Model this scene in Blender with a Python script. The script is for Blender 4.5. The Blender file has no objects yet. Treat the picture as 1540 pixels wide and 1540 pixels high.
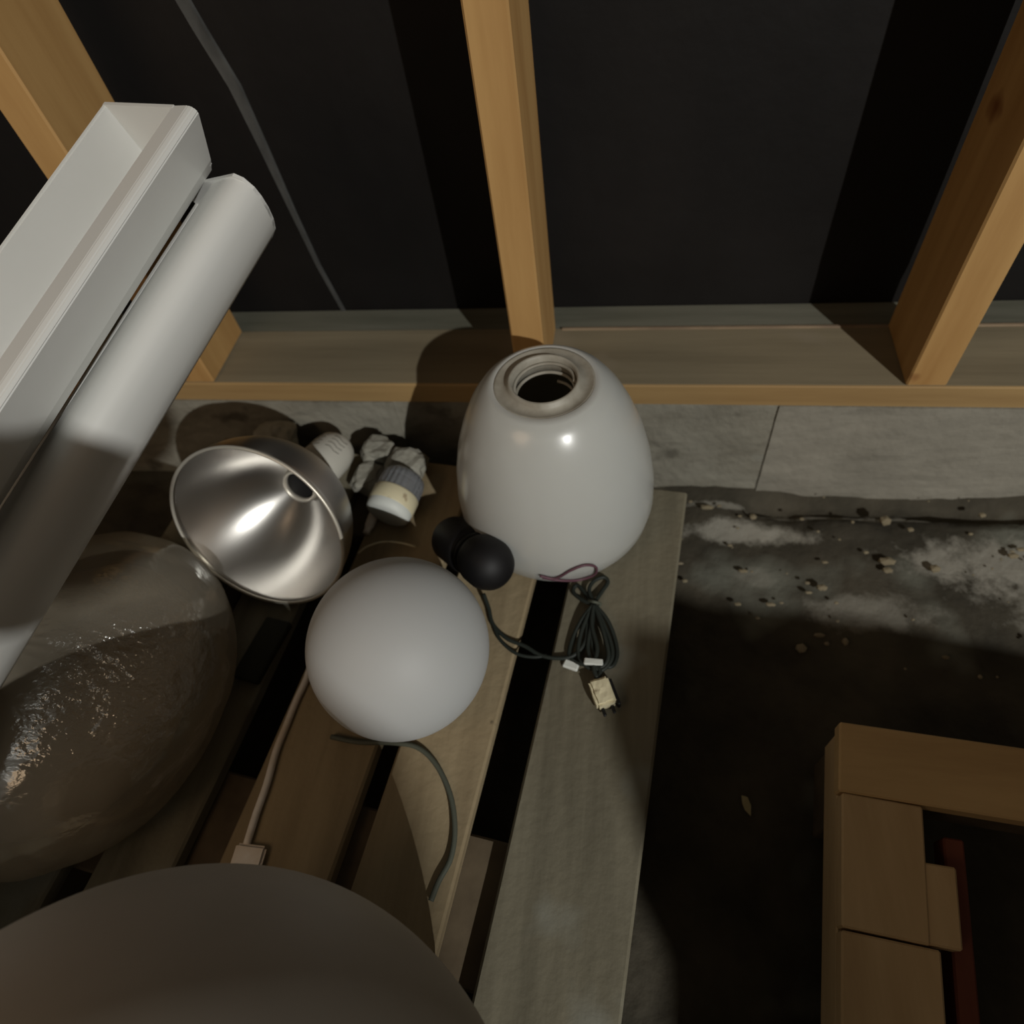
import bpy, bmesh, math, random
from mathutils import Vector, Matrix, noise
random.seed(7)
S = bpy.context.scene
COL = S.collection

# ------------------------------------------------------------------ camera
FPX = 1000.0
CAM = Vector((0, 0, .95))
nd = Vector((148, 730, 1000)).normalized()          # straight down, seen from the camera
zc = -nd
xc = Vector((5670, 220, -1000)); xc = (xc - zc * xc.dot(zc)).normalized()
yc = zc.cross(xc)
M3 = Matrix((xc, yc, zc))                            # camera (x right, y down, z forward) -> world
cam = bpy.data.cameras.new('camera'); co = bpy.data.objects.new('camera', cam); COL.objects.link(co)
cam.sensor_width = 36; cam.lens = 36 * FPX / 1540; cam.clip_start = .01
cam.dof.use_dof = True; cam.dof.focus_distance = .63; cam.dof.aperture_fstop = 4.0
R = M3 @ Matrix(((1, 0, 0), (0, -1, 0), (0, 0, -1)))
co.matrix_world = Matrix.Translation(CAM) @ R.to_4x4()
S.camera = co

# ------------------------------------------------------------------ light
w = bpy.data.worlds.new('world'); S.world = w; w.use_nodes = True
bg = w.node_tree.nodes['Background']
bg.inputs[0].default_value = (1.0, .86, .68, 1); bg.inputs[1].default_value = .06
LP = Vector((2.35, -2.9, 2.85))
l = bpy.data.lights.new('work_lamp_light', 'POINT'); l.energy = 600; l.shadow_soft_size = .022; l.color = (1, .995, .95)
lo = bpy.data.objects.new('work_lamp_light', l); COL.objects.link(lo); lo.location = LP
l2 = bpy.data.lights.new('weak_fill_light', 'POINT'); l2.energy = 12; l2.shadow_soft_size = .35; l2.color = (1, .70, .45)  # added soft warm fill from the left, lifts the shaded sides
lo2 = bpy.data.objects.new('weak_fill_light', l2); COL.objects.link(lo2); lo2.location = (-.95, -.65, 1.35)
S.view_settings.view_transform = 'Standard'; S.view_settings.look = 'None'
S.view_settings.exposure = 0; S.view_settings.gamma = 1; S.view_settings.use_curve_mapping = False

# ------------------------------------------------------------------ helpers
def ray(px, py): return M3 @ Vector(((px - 770) / FPX, (py - 770) / FPX, 1))
def onz(px, py, z):
    d = ray(px, py); return CAM + d * ((z - CAM.z) / d.z)
def ony(px, py, y):
    d = ray(px, py); return CAM + d * (y / d.y)

def thing(name, label, cat, loc, group=None):
    o = bpy.data.objects.new(name, None); COL.objects.link(o); o.location = loc
    o.empty_display_size = .05
    o['label'] = label; o['category'] = cat
    if group: o['group'] = group
    return o
def tag(o, label, cat, group=None):
    o['label'] = label; o['category'] = cat
    if group: o['group'] = group
    return o
def wloc(p):
    v = Vector((0, 0, 0))
    while p: v += p.location; p = p.parent
    return v
def obj(name, bm, mat, parent=None, smooth=False, origin=None):
    """link bm (world coordinates) as one mesh object"""
    base = wloc(parent) if parent else Vector((0, 0, 0))
    org = Vector(origin) if origin is not None else (base if parent else Vector((0, 0, 0)))
    bmesh.ops.recalc_face_normals(bm, faces=bm.faces)
    bmesh.ops.translate(bm, verts=bm.verts, vec=-org)
    me = bpy.data.meshes.new(name); bm.to_mesh(me); bm.free()
    if smooth:
        for p in me.polygons: p.use_smooth = True
    me.materials.append(mat)
    o = bpy.data.objects.new(name, me); COL.objects.link(o)
    o.location = org - base
    if parent: o.parent = parent
    return o
def box8(bm, pts, bev=.002, seg=1):
    """hexahedron from 8 points: bottom 4 then top 4"""
    vs = [bm.verts.new(p) for p in pts]
    fs = [bm.faces.new([vs[i] for i in f]) for f in ((3, 2, 1, 0), (4, 5, 6, 7), (0, 1, 5, 4), (1, 2, 6, 5), (2, 3, 7, 6), (3, 0, 4, 7))]
    if bev:
        es = set(e for f in fs for e in f.edges)
        bmesh.ops.bevel(bm, geom=list(es), offset=bev, segments=seg, affect='EDGES')
def boxf(bm, o, u, v, wv, u0, u1, v0, v1, w0, w1, bev=.002, seg=1, jit=0):
    def P(a, b, c):
        p = Vector(o) + Vector(u) * a + Vector(v) * b + Vector(wv) * c
        return p + Vector([random.uniform(-jit, jit) for _ in range(3)])
    box8(bm, [P(u0, v0, w0), P(u1, v0, w0), P(u1, v1, w0), P(u0, v1, w0), P(u0, v0, w1), P(u1, v0, w1), P(u1, v1, w1), P(u0, v1, w1)], bev, seg)
EX, EY, EZ = Vector((1, 0, 0)), Vector((0, 1, 0)), Vector((0, 0, 1))
def wbox(x0, x1, y0, y1, z0, z1, bev=.002, jit=0):
    bm = bmesh.new(); boxf(bm, (0, 0, 0), EX, EY, EZ, x0, x1, y0, y1, z0, z1, bev, 1, jit); return bm
def frame(ax):
    ax = Vector(ax).normalized()
    a = EZ if abs(ax.z) < .9 else EX
    u = a.cross(ax).normalized(); v = ax.cross(u); return u, v, ax
def lathe(prof, c, ax, seg=64, close=False, bm=None, ripple=None):
    """prof: list of (r, h) along the axis"""
    bm = bm or bmesh.new(); u, v, a = frame(ax); c = Vector(c); rings = []
    for r, h in prof:
        if r < 1e-5: rings.append([bm.verts.new(c + a * h)])
        else:
            ring = []
            for k in range(seg):
                t = 2 * math.pi * k / seg; rr = r
                if ripple: rr = r * (1 + ripple[1] * math.cos(ripple[0] * t))
                ring.append(bm.verts.new(c + a * h + (u * math.cos(t) + v * math.sin(t)) * rr))
            rings.append(ring)
    n = len(rings)
    for i in range(n if close else n - 1):
        A, B = rings[i], rings[(i + 1) % n]
        for k in range(seg):
            k2 = (k + 1) % seg
            if len(A) == 1 and len(B) == 1: continue
            if len(A) == 1: bm.faces.new((A[0], B[k], B[k2]))
            elif len(B) == 1: bm.faces.new((A[k], A[k2], B[0]))
            else: bm.faces.new((A[k], A[k2], B[k2], B[k]))
    return bm
def smoothpts(pts, n=8):
    P = [Vector(p) for p in pts]; P = [P[0] * 2 - P[1]] + P + [P[-1] * 2 - P[-2]]; out = []
    for i in range(1, len(P) - 2):
        for k in range(n):
            t = k / n; a, b, c, d = P[i - 1:i + 3]
            out.append(.5 * ((2 * b) + (c - a) * t + (2 * a - 5 * b + 4 * c - d) * t * t + (3 * b - a - 3 * c + d) * t ** 3))
    out.append(P[-2]); return out
def tube(pts, r, seg=10, n=8, bm=None):
    bm = bm or bmesh.new(); P = smoothpts(pts, n); prev = None; u = None
    for i, p in enumerate(P):
        d = (P[min(i + 1, len(P) - 1)] - P[max(i - 1, 0)]).normalized()
        if u is None: u = frame(d)[0]
        u = (u - d * u.dot(d)).normalized(); v = d.cross(u)
        ring = [bm.verts.new(p + (u * math.cos(2 * math.pi * k / seg) + v * math.sin(2 * math.pi * k / seg)) * r) for k in range(seg)]
        if prev:
            for k in range(seg): bm.faces.new((prev[k], prev[(k + 1) % seg], ring[(k + 1) % seg], ring[k]))
        else: bm.faces.new(ring)
        prev = ring
    bm.faces.new(prev); return bm

# ------------------------------------------------------------------ materials
def mat(name, col, rough=.7, metal=0, col2=None, scale=(4, 4, 4), detail=6, lo_=.35, hi_=.7, bump=0, bscale=None, spots=None, spec=.3, coat=0, rnd=True, rvar=0, trans=0, sss=0, dust=None):
    m = bpy.data.materials.new(name); m.use_nodes = True; nt = m.node_tree; N = nt.nodes; L = nt.links
    b = N['Principled BSDF']; b.inputs['Roughness'].default_value = rough; b.inputs['Metallic'].default_value = metal
    b.inputs['Specular IOR Level'].default_value = spec; b.inputs['Coat Weight'].default_value = coat; b.inputs['Coat Roughness'].default_value = .12
    b.inputs['Base Color'].default_value = (*col, 1)
    if trans: b.inputs['Transmission Weight'].default_value = trans
    if sss:
        b.inputs['Subsurface Weight'].default_value = sss; b.inputs['Subsurface Radius'].default_value = (.03, .03, .025); b.inputs['Subsurface Scale'].default_value = .5
    tc = N.new('ShaderNodeTexCoord'); mp = N.new('ShaderNodeMapping'); mp.inputs['Scale'].default_value = scale
    L.new(tc.outputs['Object'], mp.inputs['Vector'])
    if rnd:
        oi = N.new('ShaderNodeObjectInfo'); mu = N.new('ShaderNodeMath'); mu.operation = 'MULTIPLY'; mu.inputs[1].default_value = 37
        L.new(oi.outputs['Random'], mu.inputs[0]); cx = N.new('ShaderNodeCombineXYZ')
        for k in range(3): L.new(mu.outputs[0], cx.inputs[k])
        L.new(cx.outputs[0], mp.inputs['Location'])
    nz = N.new('ShaderNodeTexNoise'); nz.inputs['Scale'].default_value = 1; nz.inputs['Detail'].default_value = detail; nz.inputs['Roughness'].default_value = .6
    L.new(mp.outputs[0], nz.inputs['Vector'])
    last = None
    if col2:
        mr = N.new('ShaderNodeMapRange'); mr.inputs[1].default_value = lo_; mr.inputs[2].default_value = hi_
        L.new(nz.outputs['Fac'], mr.inputs[0])
        mx = N.new('ShaderNodeMix'); mx.data_type = 'RGBA'; mx.inputs[6].default_value = (*col, 1); mx.inputs[7].default_value = (*col2, 1)
        L.new(mr.outputs[0], mx.inputs[0]); last = mx.outputs[2]
    for sp in (spots or []):      # (colour, scale, threshold, softness)
        n2 = N.new('ShaderNodeTexNoise'); n2.inputs['Scale'].default_value = sp[1]; n2.inputs['Detail'].default_value = 3
        ad = N.new('ShaderNodeVectorMath'); ad.operation = 'ADD'; ad.inputs[1].default_value = (sp[1] * 1.7, 3.1, sp[2] * 9)
        L.new(tc.outputs['Object'], ad.inputs[0]); L.new(ad.outputs[0], n2.inputs['Vector'])
        mr = N.new('ShaderNodeMapRange'); mr.inputs[1].default_value = sp[2]; mr.inputs[2].default_value = sp[2] + sp[3]
        L.new(n2.outputs['Fac'], mr.inputs[0])
        mx = N.new('ShaderNodeMix'); mx.data_type = 'RGBA'; mx.inputs[7].default_value = (*sp[0], 1)
        if last: L.new(last, mx.inputs[6])
        else: mx.inputs[6].default_value = (*col, 1)
        L.new(mr.outputs[0], mx.inputs[0]); last = mx.outputs[2]
    if last: L.new(last, b.inputs['Base Color'])
    if rvar:
        mr = N.new('ShaderNodeMapRange'); mr.inputs[3].default_value = rough - rvar; mr.inputs[4].default_value = rough + rvar
        L.new(nz.outputs['Fac'], mr.inputs[0]); L.new(mr.outputs[0], b.inputs['Roughness'])
    if bump:
        bp = N.new('ShaderNodeBump'); bp.inputs['Strength'].default_value = bump; bp.inputs['Distance'].default_value = .004
        if bscale:
            n3 = N.new('ShaderNodeTexNoise'); n3.inputs['Scale'].default_value = bscale; n3.inputs['Detail'].default_value = 5
            L.new(tc.outputs['Object'], n3.inputs['Vector']); L.new(n3.outputs['Fac'], bp.inputs['Height'])
        else: L.new(nz.outputs['Fac'], bp.inputs['Height'])
        L.new(bp.outputs[0], b.inputs['Normal'])
    return m
m_stud = mat('new_pine', (.46, .275, .105), .6, col2=(.35, .19, .065), scale=(22, 22, 2.2), bump=.15, spots=[((.20, .08, .025), 9, .70, .08)])
m_stud_h = mat('pine_edge', (.36, .235, .10), .7, col2=(.26, .16, .065), scale=(2, 30, 30), bump=.15)
m_sill = mat('dusty_sill_wood', (.235, .195, .125), .85, col2=(.165, .135, .085), scale=(1.6, 22, 22), bump=.3, spots=[((.24, .20, .14), 6, .6, .15)])
m_batten = mat('grey_batten_wood', (.16, .155, .12), .85, col2=(.09, .09, .065), scale=(2, 20, 20), bump=.3)
m_arris = mat('pale_arris_wood', (.30, .22, .14), .8, col2=(.14, .10, .07), scale=(6, 30, 30))
m_tar = mat('tar_paper', (.0045, .0038, .0035), .62, col2=(.010, .0085, .0078), scale=(3, 3, 1.5), bump=.4, bscale=16, spec=.25)
m_seam = mat('dusty_lap_seam', (.085, .085, .08), .8, col2=(.025, .025, .024), scale=(22, 22, 9), lo_=.35, hi_=.75, bump=.2)
m_conc = mat('foundation_concrete', (.25, .235, .19), .92, col2=(.17, .155, .12), scale=(9, 9, 12), bump=.8, bscale=60, spots=[((.10, .09, .07), 14, .62, .10), ((.30, .30, .26), 7, .62, .15)])
m_conc2 = mat('foundation_concrete_pale', (.27, .25, .205), .92, col2=(.20, .185, .15), scale=(7, 7, 9), bump=.6, bscale=60, spots=[((.16, .145, .11), 11, .66, .10)])
m_pal = mat('weathered_pallet_wood', (.185, .165, .115), .85, col2=(.105, .092, .062), scale=(26, 2.0, 26), bump=.35, bscale=70, spots=[((.21, .205, .165), 7, .56, .12), ((.05, .04, .028), 28, .73, .05)])
m_pal2 = mat('warm_pallet_wood', (.30, .235, .14), .85, col2=(.20, .15, .085), scale=(26, 2.0, 26), bump=.35, bscale=70, spots=[((.04, .03, .02), 24, .72, .05)])
m_palD = mat('pallet_block_wood', (.12, .09, .055), .9, col2=(.07, .05, .03), scale=(14, 14, 14), bump=.3)
m_new = mat('fresh_pallet_wood', (.62, .43, .21), .75, col2=(.48, .32, .15), scale=(3, 24, 24), bump=.25, spots=[((.17, .085, .03), 16, .72, .06)])
m_newy = mat('fresh_pallet_wood_long', (.62, .45, .25), .75, col2=(.48, .33, .17), scale=(24, 3, 24), bump=.25)
m_red = mat('reddish_rail_wood', (.20, .065, .04), .8, col2=(.12, .04, .025), scale=(20, 3, 20))
m_opal = mat('opal_glass', (.44, .445, .42), .28, spec=.5, coat=.35, sss=.35, spots=[((.33, .31, .25), 7, .70, .10)], rnd=False)
m_opal_m = mat('matt_opal_glass', (.40, .405, .40), .55, spec=.3, sss=.35)
m_opal_dust = mat('dusty_neck_glass', (.33, .31, .26), .5, col2=(.22, .20, .16), scale=(40, 40, 40), spec=.4)
m_big = mat('dusty_opal_glass', (.42, .38, .33), .55, col2=(.36, .33, .28), scale=(5, 5, 5), spec=.25, sss=.2)
m_alu = mat('brushed_aluminium', (.62, .60, .57), .30, metal=1, rvar=.05, scale=(8, 8, 8), bump=.05)
_b = m_alu.node_tree.nodes['Principled BSDF']; _b.inputs['Anisotropic'].default_value = .80; _b.inputs['Anisotropic Rotation'].default_value = .25; _b.inputs['Roughness'].default_value = .34
for _l in list(m_alu.node_tree.links):
    if _l.to_socket == _b.inputs['Roughness']: m_alu.node_tree.links.remove(_l)
_g = m_alu.node_tree.nodes.new('ShaderNodeNewGeometry'); _c = m_alu.node_tree.nodes.new('ShaderNodeVectorMath'); _c.operation = 'CROSS_PRODUCT'
m_alu.node_tree.links.new(_g.outputs['True Normal'], _c.inputs[0]); _c.inputs[1].default_value = Vector((.06, .91, -.37)).normalized()   # spun around the bowl's axis
m_alu.node_tree.links.new(_c.outputs[0], _b.inputs['Tangent'])
m_aluout = mat('outer_aluminium', (.50, .46, .40), .5, metal=.8, scale=(8, 8, 8))
m_rim = mat('pale_rolled_rim', (.62, .58, .50), .4, metal=.6)
m_white = mat('white_ceramic', (.62, .60, .53), .5, spec=.4)
m_duct = mat('white_enamelled_metal', (.66, .66, .635), .38, col2=(.62, .62, .59), scale=(3, 3, 3), spec=.45, rvar=.05)
m_duct_in = mat('inner_enamel', (.70, .72, .70), .42, spec=.45)
m_black = mat('black_plastic', (.004, .0035, .004), .6, spec=.35)
m_cord = mat('dark_cord', (.018, .022, .018), .55, spec=.3)
m_cordg = mat('grey_green_cord', (.075, .08, .06), .6)
m_cream = mat('cream_plastic', (.62, .56, .38), .5, spots=[((.35, .28, .18), 60, .6, .1)])
m_whp = mat('white_plastic', (.60, .62, .58), .5)
m_purple = mat('purple_brown_wire', (.10, .045, .06), .5)
m_clear = mat('clear_ribbed_plastic', (.55, .57, .60), .15, trans=.75, spec=.5)
m_slit = mat('vent_slit', (.10, .09, .07), .8)
m_brick = mat('brick_crumb', (.22, .07, .03), .95, bump=.8, bscale=90)
m_plaster = mat('plaster_chunk', (.30, .29, .245), .95, col2=(.22, .21, .17), scale=(30, 30, 30), bump=.8, bscale=90)
m_dgreen = mat('dark_green_tone', (.030, .030, .018), .85, col2=(.018, .018, .01), scale=(20, 3, 20))
m_pale = mat('pale_tan', (.80, .78, .74), .5, col2=(.55, .42, .28), scale=(12, 12, 12))
m_leaf = mat('dry_leaf', (.42, .36, .20), .8)
m_shadow_board = mat('shadow_board_wood', (.10, .07, .045), .9, col2=(.07, .05, .03), scale=(4, 4, 20))

def film_mat():
    m = bpy.data.materials.new('crinkled_clear_film'); m.use_nodes = True; nt = m.node_tree; N = nt.nodes; L = nt.links
    out = N['Material Output']; N.remove(N['Principled BSDF'])
    tc = N.new('ShaderNodeTexCoord'); mp = N.new('ShaderNodeMapping'); mp.inputs['Scale'].default_value = (20, 45, 60); mp.inputs['Rotation'].default_value = (0, .2, .35)
    L.new(tc.outputs['Object'], mp.inputs[0])
    nz = N.new('ShaderNodeTexNoise'); nz.inputs['Scale'].default_value = 1; nz.inputs['Detail'].default_value = 4; L.new(mp.outputs[0], nz.inputs['Vector'])
    dd = N.new('ShaderNodeVectorMath'); dd.operation = 'DISTANCE'; dd.inputs[1].default_value = (.115, .0, .21); L.new(tc.outputs['Object'], dd.inputs[0])
    mk = N.new('ShaderNodeMapRange'); mk.inputs[1].default_value = .03; mk.inputs[2].default_value = .13; mk.inputs[3].default_value = 1; mk.inputs[4].default_value = .12; L.new(dd.outputs['Value'], mk.inputs[0])
    bp = N.new('ShaderNodeBump'); bp.inputs['Distance'].default_value = .022; L.new(mk.outputs[0], bp.inputs['Strength']); L.new(nz.outputs['Fac'], bp.inputs['Height'])
    tr = N.new('ShaderNodeBsdfTransparent'); tr.inputs[0].default_value = (.86, .83, .76, 1)
    df = N.new('ShaderNodeBsdfDiffuse'); df.inputs[0].default_value = (.40, .35, .27, 1)
    gl = N.new('ShaderNodeBsdfGlossy'); gl.inputs['Roughness'].default_value = .16; gl.inputs['Color'].default_value = (.9, .92, .9, 1); L.new(bp.outputs[0], gl.inputs['Normal'])
    m1 = N.new('ShaderNodeMixShader'); m1.inputs[0].default_value = .50; L.new(tr.outputs[0], m1.inputs[1]); L.new(df.outputs[0], m1.inputs[2])
    m2 = N.new('ShaderNodeMixShader'); m2.inputs[0].default_value = .14; L.new(m1.outputs[0], m2.inputs[1]); L.new(gl.outputs[0], m2.inputs[2])
    L.new(m2.outputs[0], out.inputs['Surface']); return m
m_film = film_mat()

def ground_mat():
    m = mat('packed_earth', (.072, .062, .044), .95, col2=(.026, .023, .016), scale=(7, 7, 7), detail=10, bump=1.0, bscale=45, spots=[((.13, .13, .105), 5, .58, .12)], rnd=False)
    return m
m_ground = ground_mat()
def dust_patches(m, patches, col):
    nt = m.node_tree; N = nt.nodes; L = nt.links; b = N['Principled BSDF']; cur = b.inputs['Base Color'].links[0].from_socket
    tc = N.new('ShaderNodeTexCoord'); nz = N.new('ShaderNodeTexNoise'); nz.inputs['Scale'].default_value = 22; nz.inputs['Detail'].default_value = 8; nz.inputs['Roughness'].default_value = .7
    L.new(tc.outputs['Object'], nz.inputs['Vector'])
    for (x, y, rx, ry, k) in patches:
        mp = N.new('ShaderNodeMapping'); mp.inputs['Location'].default_value = (-x / rx, -y / ry, 0); mp.inputs['Scale'].default_value = (1 / rx, 1 / ry, 0)
        L.new(tc.outputs['Object'], mp.inputs[0]); ln = N.new('ShaderNodeVectorMath'); ln.operation = 'LENGTH'; L.new(mp.outputs[0], ln.inputs[0])
        ad = N.new('ShaderNodeMath'); ad.operation = 'MULTIPLY_ADD'; ad.inputs[1].default_value = 2.2; L.new(nz.outputs['Fac'], ad.inputs[0]); L.new(ln.outputs['Value'], ad.inputs[2])
        mr = N.new('ShaderNodeMapRange'); mr.inputs[1].default_value = 2.1; mr.inputs[2].default_value = 1.65; mr.inputs[3].default_value = 0; mr.inputs[4].default_value = k; L.new(ad.outputs[0], mr.inputs[0])
        mx = N.new('ShaderNodeMix'); mx.data_type = 'RGBA'; L.new(mr.outputs[0], mx.inputs[0]); L.new(cur, mx.inputs[6]); mx.inputs[7].default_value = (*col, 1); cur = mx.outputs[2]
    L.new(cur, b.inputs['Base Color'])
dust_patches(m_ground, [(.185, .655, .125, .026, .95), (.60, .615, .20, .05, .85), (.72, .56, .20, .09, .6), (.36, .52, .10, .035, .45), (.15, .71, .06, .010, .8), (.40, .70, .20, .009, .55), (.20, .57, .05, .02, .3)], (.27, .255, .215))

# ------------------------------------------------------------------ the setting
WY, SY, WZ, SZ = .743, .875, .203, .243        # foundation face, back of sill, top of foundation, top of sill
bm = bmesh.new(); nx, ny = 190, 190; G = {}
for i in range(nx + 1):
    for j in range(ny + 1):
        x = -2.0 + 4.0 * i / nx; y = -2.6 + 3.4 * j / ny
        h = .012 * noise.fractal(Vector((x * 6, y * 6, 0)), .8, 2.1, 5)
        if x > -.1 and y > .45: h += .010 * noise.fractal(Vector((x * 9, y * 22, 3)), .8, 2.1, 4)
        h -= .03 * max(0, 1 - abs(y - .715) / .03) * (1 if x > .2 else .2)
        if -1.0 < x < .8 and -.7 < y < .66: h = min(h, -.002)
        G[i, j] = bm.verts.new((x, y, min(h, .02)))
for i in range(nx):
    for j in range(ny): bm.faces.new((G[i, j], G[i + 1, j], G[i + 1, j + 1], G[i, j + 1]))
fl = obj('floor', bm, m_ground, smooth=True); fl['kind'] = 'structure'

bm = bmesh.new(); gy = .937
box8(bm, [(-2, gy, .0), (2, gy, .0), (2, gy + .02, .0), (-2, gy + .02, .0), (-2, gy, 1.7), (2, gy, 1.7), (2, gy + .02, 1.7), (-2, gy + .02, 1.7)], 0)
bmesh.ops.subdivide_edges(bm, edges=bm.edges, cuts=60, use_grid_fill=True)
for v in bm.verts:
    if v.co.z > .3: v.co.y += .006 * noise.noise(Vector((v.co.x * 5, v.co.z * 2.3, 1.5)))
wl = obj('wall_back', bm, m_tar, smooth=True); wl['kind'] = 'structure'
# grey lap seam running down the tar paper
sp = [ony(p[0], p[1], gy - .004) for p in ((262, -20), (300, 45), (352, 130), (392, 215), (440, 320), (478, 400), (517, 470))]
ww = [.021, .021, .020, .016, .011, .009, .008]
bm = bmesh.new(); prev = None
for p, q in zip(sp, ww):
    r = [bm.verts.new(p + Vector(o)) for o in ((-q / 2, .003, 0), (-q / 2 + .002, -.001, 0), (q / 2 - .002, -.001, 0), (q / 2, .003, 0))]
    if prev:
        for k in range(3): bm.faces.new((prev[k], prev[k + 1], r[k + 1], r[k]))
    prev = r
obj('lap_seam', bm, m_seam, wl)

fd = obj('wall_foundation', wbox(-2, 2, WY + .014, gy, -.06, WZ - .004, 0), m_conc); fd['kind'] = 'structure'
def block(x0, x1, dy, m=m_conc):
    bm = bmesh.new(); boxf(bm, (0, 0, 0), EX, EY, EZ, x0, x1, WY + dy, WY + .02, -.05, WZ - .001, 0, 1)
    bmesh.ops.subdivide_edges(bm, edges=[e for e in bm.edges if e.calc_length() > .05], cuts=14, use_grid_fill=True)
    for v in bm.verts:
        if v.co.y < WY + .010: v.co.y += .0035 * noise.fractal(Vector((v.co.x * 14, v.co.z * 14, 0)), .8, 2, 3)
    return obj('concrete_block', bm, m, fd)
for x0, x1, dy in ((-2, -1.0, .002), (-1.0, -.39, .001), (-.39, .214, .004), (.214, .81, .001), (.81, 1.41, .002), (1.41, 2, 0)): block(x0, x1, dy, m_conc2 if x0 > .2 and x0 < .7 else m_conc)
tr = obj('trim_1', wbox(-2, 2, WY + .0005, SY, WZ + .0005, SZ, .002), m_stud_h); tr['kind'] = 'structure'
dust = obj('dusty_top', wbox(-2, 2, WY + .004, SY - .0005, SZ - .0002, SZ + .0012, 0), m_sill, tr)
t2 = obj('trim_2', wbox(-2, 2, SY + .0015, gy - .001, WZ + .0005, SZ - .002, .002), m_batten); t2['kind'] = 'structure'
obj('pale_edge', wbox(-.12, 2, SY - .005, SY + .001, SZ - .004, SZ + .0035, .001), m_arris, tr)

def stud(x0, x1, label, y0=WY + .001):
    o = obj('wall_stud', wbox(x0, x1, y0, SY - .001, SZ + .0015, 1.65, .0025), m_stud, origin=((x0 + x1) / 2, (y0 + SY) / 2, SZ))
    tag(o, label, 'stud', 'pine studs standing on the sill')
stud(-.742, -.690, 'upright pine stud at the left, behind the white channels')
stud(-.176, -.130, 'upright pine stud in the middle, rising behind the tall opal shade', )
stud(.372, .424, 'upright pine stud at the right with a brown stain on its side')

# ------------------------------------------------------------------ main pallet
PO = Vector((.085, .623, 0)); th = math.radians(6.5)
PU = Vector((-math.cos(th), math.sin(th), 0)); PV = Vector((-math.sin(th), -math.cos(th), 0))
pal = thing('pallet', 'weathered grey wooden pallet on the earth, carrying the lampshades', 'pallet', PO + PU * .4 + PV * .6)
def pbox(name, u0, u1, v0, v1, z0, z1, m, bev=.003, jit=.0012):
    bm = bmesh.new(); boxf(bm, PO, PU, PV, EZ, u0, u1, v0, v1, z0, z1, bev, 1, jit)
    c = PO + PU * (u0 + u1) / 2 + PV * (v0 + v1) / 2 + EZ * z1
    return obj(name, bm, m, pal, origin=c)
for u0, u1, m in ((0, .1455, m_pal), (.193, .304, m_pal2), (.331, .466, m_pal2), (.517, .613, m_pal), (.655, .80, m_pal)):
    pbox('deck_board', u0, u1, 0, 1.2, .122, .144, m)
for v0, v1 in ((0, .145), (.515, .66), (1.055, 1.2)): pbox('cross_board', .004, .796, v0 + .001, v1, .099, .1215, m_palD)
for v0, v1 in ((0, .145), (.515, .66), (1.055, 1.2)):
    for u0, u1 in ((0, .1), (.327, .473), (.7, .8)): pbox('block', u0 + .002, u1 - .002, v0 + .003, v1 - .003, .0225, .0985, m_palD)
for u0, u1 in ((0, .1), (.327, .473), (.7, .8)): pbox('bottom_board', u0, u1, 0, 1.2, 0, .022, m_palD)

# ------------------------------------------------------------------ pale pallet at the right
Q = Vector((.249, .294, 0)); a2 = math.radians(-3.6)
QU = Vector((math.cos(a2), math.sin(a2), 0)); QV = Vector((math.sin(a2), -math.cos(a2), 0))
QV = Vector((-.14, -.99, 0)).normalized()
p2 = thing('pallet', 'newer yellow wooden pallet, its corner showing at the lower right', 'pallet', Q)
def qbox(name, u0, u1, v0, v1, z0, z1, m, bev=.002):
    bm = bmesh.new(); boxf(bm, Q, QU, QV, EZ, u0, u1, v0, v1, z0, z1, bev, 1, .0006)
    return obj(name, bm, m, p2, origin=Q + QU * (u0 + u1) / 2 + QV * (v0 + v1) / 2 + EZ * z1)
qbox('end_board', 0, .72, 0, .078, .122, .144, m_new)
qbox('side_board', .003, .083, .0795, .2095, .120, .1435, m_newy)
qbox('side_board', .003, .092, .2115, .62, .119, .143, m_newy)
qbox('spacer_board', .075, .112, .135, .2085, .118, .141, m_newy)
qbox('lower_rail', .112, .132, .10, .62, .085, .115, m_red)
qbox('side_rail', .004, .075, .003, .62, .060, .1185, m_newy)
qbox('end_rail', .08, .72, .004, .07, .060, .1215, m_palD)
for u0 in (.0, .32, .63):
    for v0 in (.0, .50): qbox('block', u0 + .006, u0 + .08, v0 + .008, v0 + .10, .0005, .0595, m_palD)
qbox('far_side_board', .60, .72, .0795, .62, .122, .144, m_newy)
qbox('far_side_rail', .62, .71, .08, .62, .060, .1215, m_palD)

# unseen board added outside the frame to shade the earth between the pallets
bm = bmesh.new(); PX = 1.0
poly = [(-1.5, .012), (.2, .012), (.2, .18), (-.373, .710), (-.604, .926), (-.848, 1.139), (-.95, 1.246), (-1.0, 1.293), (-1.09, 1.31), (-1.135, 1.28), (-1.16, 1.17), (-1.5, 1.15)]
a_ = [bm.verts.new((PX, y, z)) for y, z in poly]; b_ = [bm.verts.new((PX + .012, y, z)) for y, z in poly]
bm.faces.new(a_); bm.faces.new(b_[::-1])
for k in range(len(poly)): bm.faces.new((a_[k], a_[(k + 1) % len(poly)], b_[(k + 1) % len(poly)], b_[k]))
tag(obj('shadow_board', bm, m_shadow_board), 'ragged dark board added out of view beyond the yellow pallet to cast shadow', 'board')

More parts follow.
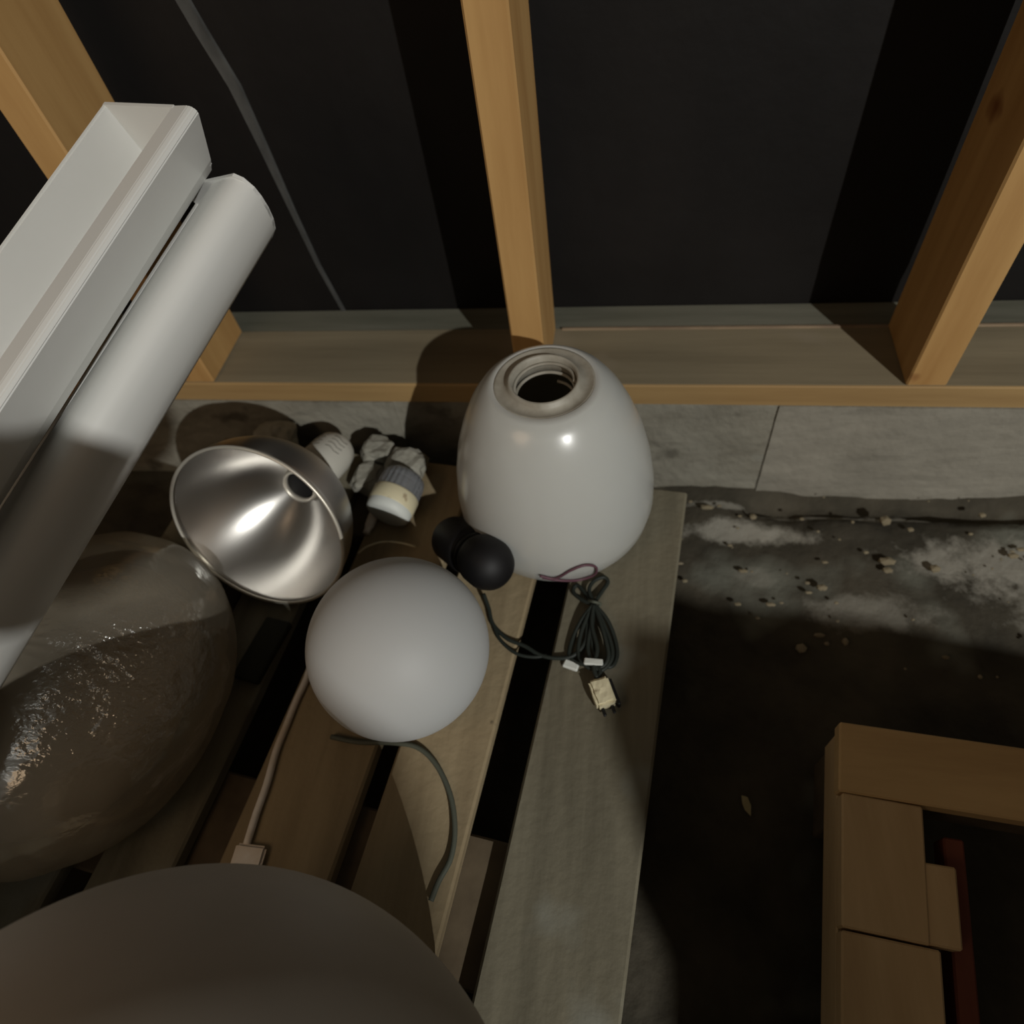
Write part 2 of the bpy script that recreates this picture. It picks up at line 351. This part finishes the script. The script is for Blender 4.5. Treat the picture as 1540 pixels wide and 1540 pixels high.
# two unseen globes added to cast round shadows on near globe, boards and channels
HC = Vector((1.250, -1.733, 1.800)); HR = .091
hg = thing('shadow_globe', 'unseen globe added to cast shadow, the larger and higher of the two hanging ones', 'shadow_caster', (HC.x, HC.y, HC.z - HR))
prof = [(HR * math.sin(t), HR * math.cos(t)) for t in [.28 + (math.pi - .28) * k / 40 for k in range(41)]]; prof[-1] = (0, -HR)
obj('glass_ball', lathe(prof, HC, EZ, 64), m_opal_m, hg, True)
obj('cap', lathe([(0, .116), (.012, .113), (.029, .100), (.030, .086), (0, .084)], HC, EZ, 48), m_black, hg, True)
obj('cord', tube([HC + Vector((0, 0, .11)), HC + Vector((.04, -.05, .3)), HC + Vector((.06, -.08, 1.05))], .003), m_cord, hg, True)

H2 = Vector((.459, -.818, 1.303)); H2R = .065
hg2 = thing('shadow_globe', 'unseen globe added to cast shadow, the smaller and lower of the two hanging ones', 'shadow_caster', (H2.x, H2.y, H2.z - H2R))
prof = [(H2R * math.sin(t), H2R * math.cos(t)) for t in [.28 + (math.pi - .28) * k / 40 for k in range(41)]]; prof[-1] = (0, -H2R)
obj('glass_ball', lathe(prof, H2, EZ, 64), m_opal_m, hg2, True)
obj('cap', lathe([(0, .086), (.009, .084), (.021, .074), (.022, .062), (0, .060)], H2, EZ, 48), m_black, hg2, True)
obj('cord', tube([H2 + Vector((0, 0, .082)), H2 + Vector((.002, 0, .6)), H2 + Vector((0, 0, 1.54))], .0025), m_cord, hg2, True)

# ------------------------------------------------------------------ tall opal shade
SC = Vector((-.103, .567, .144)); 
sh = thing('glass_lampshade', 'tall bell-shaped opal glass lampshade with an open neck, standing on the pallet', 'lampshade', SC)
outer = [(.092, .000), (.104, .005), (.119, .018), (.130, .040), (.1345, .066), (.1335, .098), (.128, .138), (.119, .176), (.107, .210), (.094, .238), (.080, .259), (.068, .270), (.060, .2735)]
inner = [(r - .004, max(h - .004, .0)) for r, h in outer[::-1]]
obj('glass_body', lathe(outer + inner, SC, EZ, 96, close=True), m_opal, sh, True)
neck = [(.0605, .2730), (.0565, .2722), (.053, .2705), (.046, .2712), (.0435, .2745), (.042, .2775), (.040, .2785), (.038, .277), (.037, .268), (.039, .252), (.052, .250), (.056, .2665)]
obj('neck_collar', lathe(neck, SC, EZ, 96, close=True), m_opal_dust, sh, True)
# threaded spiral visible inside the neck
pts = []
for k in range(60):
    t = k / 59 * 2 * math.pi * 2.2; pts.append(SC + Vector((math.cos(t) * .0355, math.sin(t) * .0355, .272 - .030 * k / 59)))
obj('neck_thread', tube(pts, .0022, 6, 2), m_opal_dust, sh, True)
# thin purple-brown wire loop lying against the foot of the shade
wp = [(812, 866), (835, 870), (858, 858), (880, 850), (896, 853), (894, 864), (872, 872), (845, 873), (816, 869)]
def shade_r(z):
    for (r0, h0), (r1, h1) in zip(outer, outer[1:]):
        if h0 <= z - .144 <= h1 or h1 == outer[-1][1]: return r0 + (r1 - r0) * min(1, max(0, (z - .144 - h0) / (h1 - h0 + 1e-9)))
def onshade(px, py):
    d = ray(px, py); best = None
    for k in range(4000):
        p = CAM + d * (.4 + k * .00025)
        if math.hypot(p.x - SC.x, p.y - SC.y) < shade_r(p.z) + .0028 and .144 < p.z < .41: return p
        if p.z < .148: return p
    return p
wl_pts = [onshade(*p) for p in wp]
tag(obj('wire_loop', tube(wl_pts, .0018, 8, 6), m_purple, None, True, origin=wl_pts[0]), 'thin purple-brown wire loop against the foot of the tall opal shade', 'wire')

# ------------------------------------------------------------------ opal globe
GC = Vector((-.2585, .299, .250)); GR = .1052
gl = thing('glass_globe', 'round matt white opal glass globe in the middle of the pallet', 'globe', (GC.x, GC.y, .144))
na = Vector((-.62, -.38, -.70)).normalized(); a0 = math.asin(.050 / GR)
prof = [(GR * math.sin(t), GR * math.cos(t)) for t in [a0 + (math.pi - a0) * k / 48 for k in range(49)]]
prof[-1] = (0, -GR)
prof2 = [(.046, prof[0][1] - .002)] + prof
obj('glass_ball', lathe(prof2, GC, na, 96), m_opal_m, gl, True)
h0 = prof[0][1]
obj('neck_ring', lathe([(.0495, h0 - .004), (.0495, h0 + .004), (.046, h0 + .006), (.043, h0 + .004), (.043, h0 - .012)], GC, na, 64), m_opal_dust, gl, True)

# ------------------------------------------------------------------ aluminium reflector
RC = onz(386, 797, .270); RA = Vector((.06, .91, -.37)).normalized(); RR = .121
rf = thing('reflector_lamp', 'shiny aluminium bowl reflector lamp with a white holder, leaning beside the globe', 'lamp', (RC.x, RC.y, .144))
prof = []; D = .124
for k in range(25):
    t = k / 24 * math.pi / 2
    prof.append((max(.021, RR * math.cos(t) ** .92 if t < math.pi / 2 - 1e-6 else .021), D * math.sin(t)))
prof = [(max(r, .021), h) for r, h in prof]
pin = prof; pout = [(r + .0013, h + .0013) for r, h in prof[::-1]]
obj('bowl', lathe(pin + pout, RC, RA, 128, close=True), m_alu, rf, True)
obj('rolled_rim', lathe([(RR - .0012, -.001), (RR + .001, -.0035), (RR + .0035, -.002), (RR + .0038, .001), (RR + .0015, .003)], RC, RA, 128, close=True), m_rim, rf, True)
obj('throat_ring', lathe([(.0275, .1185), (.0255, .114), (.0225, .114), (.0215, .124), (.0275, .127)], RC, RA, 64, close=True), m_rim, rf, True)
obj('black_insert', lathe([(0, .1205), (.018, .1195), (.0222, .122), (.0222, .132), (0, .134)], RC, RA, 48), m_black, rf, True)
obj('neck_cone', lathe([(.052, .1185), (.040, .129), (.034, .138), (.031, .147), (.0, .148)], RC, RA, 64), m_aluout, rf, True)
ho = obj('lamp_holder', lathe([(0, .139), (.030, .140), (.0345, .150), (.0345, .215), (.032, .235), (.024, .247), (0, .251)], RC, RA, 64), m_white, rf, True)
for hh in (.190, .201, .212, .223):
    bm = bmesh.new(); u, v, ax = frame(RA)
    for s in range(2):
        pts = [RC + ax * (hh + .002 * math.sin(k)) + (u * math.cos(t) + v * math.sin(t)) * (.0346 if hh < .218 else .0338) for k, t in enumerate([.9 + s * 1.0 + .1 * j for j in range(8)])]
        tube(pts, .0007, 5, 2, bm)
    obj('vent_slit', bm, m_slit, ho)

# ------------------------------------------------------------------ black lampholder + its cord
z0 = .144
B0 = onz(738, 851, z0 + .104); BA = (onz(665, 798, z0 + .018) - B0).normalized()
bh = thing('lamp_socket', 'black plastic lamp socket lying between the globe and the tall shade', 'socket', (B0.x, B0.y, z0))
obj('socket_shell', lathe([(0, -.024), (.012, -.022), (.023, -.016), (.030, -.007), (.0335, .004), (.0335, .026), (.031, .036), (.028, .040), (.028, .058)], B0, BA, 64), m_black, bh, True)
obj('socket_skirt', lathe([(.026, .056), (.031, .060), (.033, .068), (.033, .125), (.030, .132), (0, .132)], B0, BA, 64), m_black, bh, True)
ring = lathe([(.0275, .044), (.030, .045), (.030, .050), (.0275, .051)], B0, BA, 64, close=True)
obj('ring_collar', ring, m_black, bh, True)
cp = [onz(x, y, z0 + h) for x, y, h in ((727, 893, .012), (735, 915, .006), (741, 938, .004), (762, 960, .004), (790, 972, .004), (812, 985, .004), (838, 990, .005), (862, 986, .006), (880, 965, .008), (884, 935, .009), (893, 908, .010))]
cp2 = [onz(x, y, z0 + .004) for x, y in ((741, 938), (752, 962), (775, 982), (800, 988), (822, 986))]

# ------------------------------------------------------------------ tied cord bundle with cream plug
cb = thing('power_cord', 'tied dark power cord with a cream plug, in front of the tall shade', 'cord', onz(895, 950, z0))
bm = tube(cp, .0028, 8, 6); tube(cp2, .0024, 8, 6, bm)
loops = [
 [(893, 908, .010), (905, 890, .006), (914, 876, .004), (908, 868, .006), (893, 874, .008), (886, 888, .01), (893, 908, .012)],
 [(893, 908, .010), (880, 892, .006), (868, 880, .004), (862, 890, .004), (875, 902, .008), (893, 910, .012)],
 [(893, 908, .012), (912, 930, .010), (924, 958, .006), (928, 985, .005), (920, 1002, .006), (905, 1000, .008), (894, 985, .008), (890, 955, .010), (893, 910, .012)],
 [(893, 908, .012), (905, 932, .012), (918, 965, .010), (920, 990, .010), (905, 1008, .010), (892, 1000, .012), (884, 975, .010), (889, 940, .012), (893, 908, .012)],
 [(893, 908, .014), (876, 930, .010), (862, 958, .006), (856, 985, .005), (868, 997, .006), (888, 1000, .010), (902, 1008, .012), (900, 1022, .012)],
 [(893, 908, .014), (890, 940, .014), (898, 975, .014), (893, 1003, .014), (898, 1020, .013)],
 [(893, 908, .012), (884, 925, .012), (873, 955, .010), (870, 985, .008), (885, 1004, .008), (905, 1003, .010), (915, 985, .012), (906, 945, .014), (893, 908, .012)]]
for lp in loops: tube([onz(x, y, z0 + h) for x, y, h in lp], .0028, 8, 6, bm)
cd = obj('cord', bm, m_cord, cb, True)
bm = tube([onz(x, y, z0 + h) for x, y, h in ((885, 903, .012), (893, 905, .019), (903, 908, .012), (895, 914, .006), (885, 904, .012))], .002, 8, 5)
obj('tie', bm, m_cordg, cb, True)
# plug
Pp = onz(906, 1042, z0 + .012); pa = (onz(916, 1068, z0 + .012) - onz(898, 1020, z0 + .012)).normalized(); pu = Vector((pa.y, -pa.x, 0))
bm = bmesh.new(); boxf(bm, Pp, pu, pa, EZ, -.0125, .0125, -.017, .017, -.011, .008, .003, 2)
bmesh.ops.subdivide_edges(bm, edges=[e for e in bm.edges if e.calc_length() > .01], cuts=4, use_grid_fill=True)
for v in bm.verts: v.co += .0012 * Vector((noise.noise(v.co * 160), noise.noise(v.co * 160 + EX * 7), noise.noise(v.co * 160 + EX * 17)))
pl = obj('plug', bm, m_cream, cb, False)
bm = bmesh.new(); boxf(bm, Pp, pu, pa, EZ, -.0165, -.0125, -.014, .020, -.011, .002, .001, 1); obj('plug_sleeve', bm, m_black, pl)
bm = bmesh.new()
for s in (-.006, .006): boxf(bm, Pp, pu, pa, EZ, s - .002, s + .002, .015, .027, -.006, -.002, .001, 1)
obj('plug_pin', bm, m_black, pl)
W = onz(860, 1003, z0); 
bm = bmesh.new(); boxf(bm, W, Vector((.95, -.3, 0)), Vector((.3, .95, 0)), EZ, -.011, .009, -.005, .006, .0005, .007, .0015, 1, .001)
obj('terminal_clip', bm, m_whp, cb)
bm = bmesh.new(); W2 = onz(893, 1003, z0); boxf(bm, W2, EX, EY, EZ, -.012, .012, -.004, .004, .014, .018, .001, 1, .001); obj('cord_clip', bm, m_whp, cb)

# ------------------------------------------------------------------ small ribbed bulb with white cap
J = Vector((-.352, .545, z0 + .0355)); JA = Vector((.22, .95, .10)).normalized()
jb = thing('spot_bulb', 'small clear ribbed spot bulb with a cream collar and white end, lying behind the globe', 'bulb', (J.x, J.y, z0))
obj('white_end', lathe([(0, -.012), (.028, -.0115), (.033, -.008), (.0345, 0), (.0345, .004)], J, JA, 64), m_whp, jb, True)
obj('cream_collar', lathe([(.0345, .003), (.0355, .005), (.0355, .026), (.034, .028), (.031, .028)], J, JA, 64), m_cream, jb, True)
obj('ribbed_glass', lathe([(.0335, .0275), (.0335, .048), (.031, .058), (.024, .064), (0, .066)], J, JA, 144, ripple=(24, .02)), m_clear, jb, True)
obj('inner_core', lathe([(0, .02), (.016, .022), (.020, .040), (.012, .052), (0, .054)], J, JA, 32), m_slit, jb, True)

# cream connector and yellow lead beside it
cc = [onz(x, y, z0 + .012) for x, y in ((563, 770), (551, 797))]; ca = (cc[1] - cc[0]).normalized()
lead = thing('cable_end', 'pale cable end with a thin yellow lead between the reflector and the globe', 'cable', onz(553, 795, z0))
obj('sleeve', lathe([(0, 0), (.007, .001), (.008, .004), (.007, .024), (.005, .030), (.005, .038), (0, .038)], cc[0] + Vector((0, 0, -.003)), ca, 24), m_pale, lead, True)
obj('lead_wire', tube([onz(x, y, z0 + h) for x, y, h in ((538, 832, .02), (552, 822, .022), (575, 815, .022), (600, 816, .018), (625, 822, .006))], .0014, 8, 6), m_cream, lead, True)

# grey cord curling out from under the globe
cg = [onz(x, y, z0 + h) for x, y, h in ((498, 1108, .004), (540, 1116, .004), (590, 1117, .004), (628, 1124, .004), (656, 1150, .004), (677, 1195, .004), (684, 1245, .004), (678, 1290, .004), (660, 1325, .004), (648, 1355, .004))]
tag(obj('thin_cord', tube(cg, .0032, 10, 8), m_cordg, None, True, origin=cg[3]), 'thin grey-green cord curling out from under the globe across the boards', 'cord')
# thin pale strip lying along the wide gap
sg = [onz(x, y, z0 + .0025) for x, y in ((472, 985), (462, 1020), (446, 1055), (430, 1095), (416, 1130), (402, 1180), (386, 1225), (372, 1270))]
tag(obj('pale_strip', tube([p + Vector((0, 0, .0015)) for p in sg], .0045, 8, 4), m_pale, None, True, origin=sg[3]), 'thin pale strip lying along the wide gap left of the globe', 'strip')
bm = bmesh.new(); boxf(bm, onz(375, 1290, z0), EX, EY, EZ, -.016, .02, -.014, .012, .0005, .009, .003, 2, .002)  # small pale block on the boards beside the big globe
tag(obj('pale_block', bm, m_pale, None, origin=onz(375, 1290, z0)), 'small pale block at the edge of the big dim globe', 'pale_piece')

# flat dark block on the deck under the reflector's edge
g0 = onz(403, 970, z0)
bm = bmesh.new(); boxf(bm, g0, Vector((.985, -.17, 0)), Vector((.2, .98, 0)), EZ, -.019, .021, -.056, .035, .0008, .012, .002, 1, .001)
tag(obj('dark_block', bm, m_dgreen, None, origin=g0), 'flat dark greenish block between the film bundle and the globe', 'dark_piece')

# ------------------------------------------------------------------ rubble at the pallet end
def chunk(name, px, py, z, r, m, label, cat, sq=(1, 1, .6), seed=0, group=None):
    bm = bmesh.new(); bmesh.ops.create_icosphere(bm, subdivisions=3, radius=1)
    c = onz(px, py, z + r * sq[2] * .8)
    for v in bm.verts:
        n = v.co.normalized(); k = 1 + .35 * noise.noise(n * 1.6 + Vector((seed, 0, 0))) + .08 * noise.noise(n * 6 + Vector((seed, 3, 0)))
        q = Vector((n.x * abs(n.x) ** -.25 if n.x else 0, n.y * abs(n.y) ** -.25 if n.y else 0, n.z * abs(n.z) ** -.25 if n.z else 0))
        v.co = c + Vector((q.x * sq[0], q.y * sq[1], q.z * sq[2])) * r * k
    zm = min(v.co.z for v in bm.verts)
    for v in bm.verts: v.co.z += z - zm
    return tag(obj(name, bm, m, None, False, origin=(c.x, c.y, z)), label, cat, group)
chunk('plaster_chunk', 416, 662, .144, .032, m_plaster, 'pale plaster chunk behind the reflector, nearest the white channels', 'rubble', (1.1, .8, .7), 1, 'rubble at the pallet end')
chunk('plaster_chunk', 572, 684, .144, .028, m_plaster, 'grey plaster chunk right of the white lamp holder, farthest back', 'rubble', (1, .8, .7), 2, 'rubble at the pallet end')
chunk('brick_chunk', 586, 686, .144, .015, m_brick, 'small orange-red brick crumb between the grey plaster chunks', 'rubble', (1.2, .8, .9), 3, 'rubble at the pallet end')
chunk('plaster_chunk', 612, 704, .144, .030, m_plaster, 'brownish plaster chunk just behind the small ribbed bulb', 'rubble', (1, .9, .7), 4, 'rubble at the pallet end')
chunk('plaster_chunk', 556, 722, .144, .024, m_plaster, 'small grey plaster chunk left of the ribbed bulb, by the lamp holder', 'rubble', (1, 1.2, .6), 5, 'rubble at the pallet end')

# ------------------------------------------------------------------ pebbles on the earth
bm = bmesh.new()
for k in range(110):
    x = random.uniform(.08, .9); y = random.uniform(.42, .735); r = random.choice((.002, .003, .003, .004, .006, .009))
    s = bmesh.ops.create_icosphere(bm, subdivisions=1, radius=r)['verts']
    f = Vector((random.uniform(.7, 1.6), random.uniform(.6, 1.1), random.uniform(.4, .8)))
    for v in s: v.co = Vector((x + v.co.x * f.x, y + v.co.y * f.y, .006 + v.co.z * f.z))
pb = obj('pebbles', bm, m_sill, None, False); pb['kind'] = 'stuff'; tag(pb, 'small pebbles and crumbs on the earth along the foundation', 'pebbles')
# leaf speck
lc = onz(1123, 1212, .004); bm = bmesh.new()
vs = [bm.verts.new(lc + Vector(o)) for o in ((-.006, .012, .002), (.001, .010, .004), (.005, .0, .003), (.004, -.012, .001), (-.003, -.006, .003), (-.006, .002, .004))]
bm.faces.new(vs); r = bmesh.ops.extrude_face_region(bm, geom=bm.faces[:]); bmesh.ops.translate(bm, verts=[v for v in r['geom'] if isinstance(v, bmesh.types.BMVert)], vec=(0, 0, -.001))
tag(obj('dry_leaf', bm, m_leaf, None, origin=lc), 'tiny pale dry leaf alone on the black earth between the pallets', 'leaf')

# ------------------------------------------------------------------ white channels
def channel(label, ax, P0, org, out_px, sec_out, sec_in, cap, ln, bev=True):
    """trough of constant section; section given in metres from the left rim, u across and v down"""
    ax = Vector(ax).normalized()
    def onplane(px, py):
        d = ray(px, py); return CAM + d * ((P0 - CAM).dot(ax) / d.dot(ax))
    O = onplane(*org); ux = (onplane(*out_px) - O).normalized(); uy = ax.cross(ux).normalized()
    if uy.z > 0: uy = -uy
    def P(q, t): return O + ux * q[0] + uy * q[1] - ax * t
    t0 = thing('metal_channel', label, 'channel', P((.05, .06), ln), 'long white enamelled channels')
    sec = sec_out + sec_in; n = len(sec)
    bm = bmesh.new(); a = [bm.verts.new(P(q, 0)) for q in sec]; b2 = [bm.verts.new(P(q, ln)) for q in sec]
    for k in range(n): bm.faces.new((a[k], a[(k + 1) % n], b2[(k + 1) % n], b2[k]))
    f1 = bm.faces.new(a); f2 = bm.faces.new(b2[::-1]); bmesh.ops.triangulate(bm, faces=[f1, f2])
    es = [e for e in bm.edges if e.calc_length() > ln * .98]
    if bev: bmesh.ops.bevel(bm, geom=es, offset=.0012, segments=2, affect='EDGES')
    o = obj('channel_body', bm, m_duct, t0, True)
    o.data.set_sharp_from_angle(angle=math.radians(38))
    bm = bmesh.new(); a = [bm.verts.new(P(q, -.001)) for q in cap]; b2 = [bm.verts.new(P(q, .003)) for q in cap]; n = len(cap)
    for k in range(n): bm.faces.new((a[k], a[(k + 1) % n], b2[(k + 1) % n], b2[k]))
    bm.faces.new(a); bm.faces.new(b2[::-1]); obj('end_cap', bm, m_duct, t0)
    return t0
c1_out = [(-.003, 0), (-.003, .088), (.060, .090), (.082, .078), (.092, .064), (.1105, .028), (.1215, .006), (.119, .001), (.113, -.001), (.092, 0)]
c1_in = [(.0915, .004), (.088, .045), (.060, .062), (0, .062), (0, .001)]
channel('long white enamelled channel, the upper left one with the open bright trough', (.228, .945, .235), ony(230, 200, .70),
        (160, 155), (236, 158), c1_out, c1_in, [(-.003, -.0005), (-.003, .088), (.060, .090), (.088, .07), (.094, -.0005)], 2.45)
c2_out = [(-.052, .020), (-.052, .070), (.0, .085), (.022, .084), (.042, .073), (.056, .059), (.066, .044), (.073, .029), (.076, .016), (.073, .005), (.064, -.002), (.045, -.003), (.016, 0)]
c2_in = [(.015, .004), (.010, .050), (-.046, .050), (-.048, .021)]
channel('long white enamelled channel, the lower right one with a rounded side, below the dark slot', (.30, .910, .275), ony(350, 300, .685),
        (309, 276), (365, 264), c2_out, c2_in, [(-.052, -.004), (-.052, .070), (.0, .085), (.022, .084), (.042, .073), (.056, .059), (.066, .044), (.073, .029), (.076, .016), (.073, .003), (.064, -.004)], 2.0, False)

# ------------------------------------------------------------------ film-wrapped bundle
FC = Vector((-.650, .220, .240)); FR = Vector((.180, .210, .130))
fb = thing('film_bundle', 'dim bundle wrapped in crinkled clear plastic film, left of the globe', 'bundle', (FC.x, FC.y, .144))
bm = bmesh.new(); bmesh.ops.create_uvsphere(bm, u_segments=160, v_segments=90, radius=1)
for v in bm.verts:
    n = v.co.copy(); k = 1 + .05 * noise.noise(n * 1.3 + Vector((4, 0, 0))) + .012 * noise.noise(Vector((n.x * 4 + n.y * 2, n.y * 4 - n.x, n.z * 4)))
    f = math.exp(-((n.x + .0) ** 2 + (n.y - .05) ** 2) / .12)
    k += f * .012 * (1 - abs(noise.noise(Vector((n.x * 3 - n.y * 7, n.y * 15 + n.x * 4, 2))))) ** 4
    z = n.z if n.z > -.72 else -.72
    v.co = FC + Vector((n.x * FR.x, n.y * FR.y, z * FR.z)) * k
    v.co.z = max(v.co.z, .1455)
obj('film', bm, m_film, fb, True)
bm = bmesh.new(); bmesh.ops.create_uvsphere(bm, u_segments=64, v_segments=32, radius=1)
for v in bm.verts:
    n = v.co.copy(); v.co = FC + Vector((-.012, 0, -.012)) + Vector((n.x * FR.x * .80, n.y * FR.y * .82, n.z * FR.z * .66)) * (1 + .04 * noise.noise(n * 2))
m_inner = mat('wrapped_glass', (.42, .36, .27), .5, col2=(.34, .285, .21), scale=(6, 6, 6), spec=.3)
obj('wrapped_shade', bm, m_inner, fb, True)

# ------------------------------------------------------------------ big dim globe in the foreground
BR = .2417; BC = Vector((-.260, -.194, .144 + BR))
bgl = thing('glass_globe', 'large dusty opal glass globe in the near foreground, cut by the frame', 'globe', (BC.x, BC.y, .144))
prof = [(BR * math.sin(t), BR * math.cos(t)) for t in [.32 + (math.pi - .32) * k / 60 for k in range(61)]]; prof[-1] = (0, -BR)
ba = Vector((-.5, -.80, .25)).normalized()
obj('glass_ball', lathe(prof, BC, ba, 128), m_big, bgl, True)
obj('neck_ring', lathe([(.0755, BR * .949 - .003), (.078, BR * .949 + .003), (.077, BR * .949 + .016), (.073, BR * .949 + .016), (.072, BR * .949 - .006)], BC, ba, 64, close=True), m_opal_dust, bgl, True)
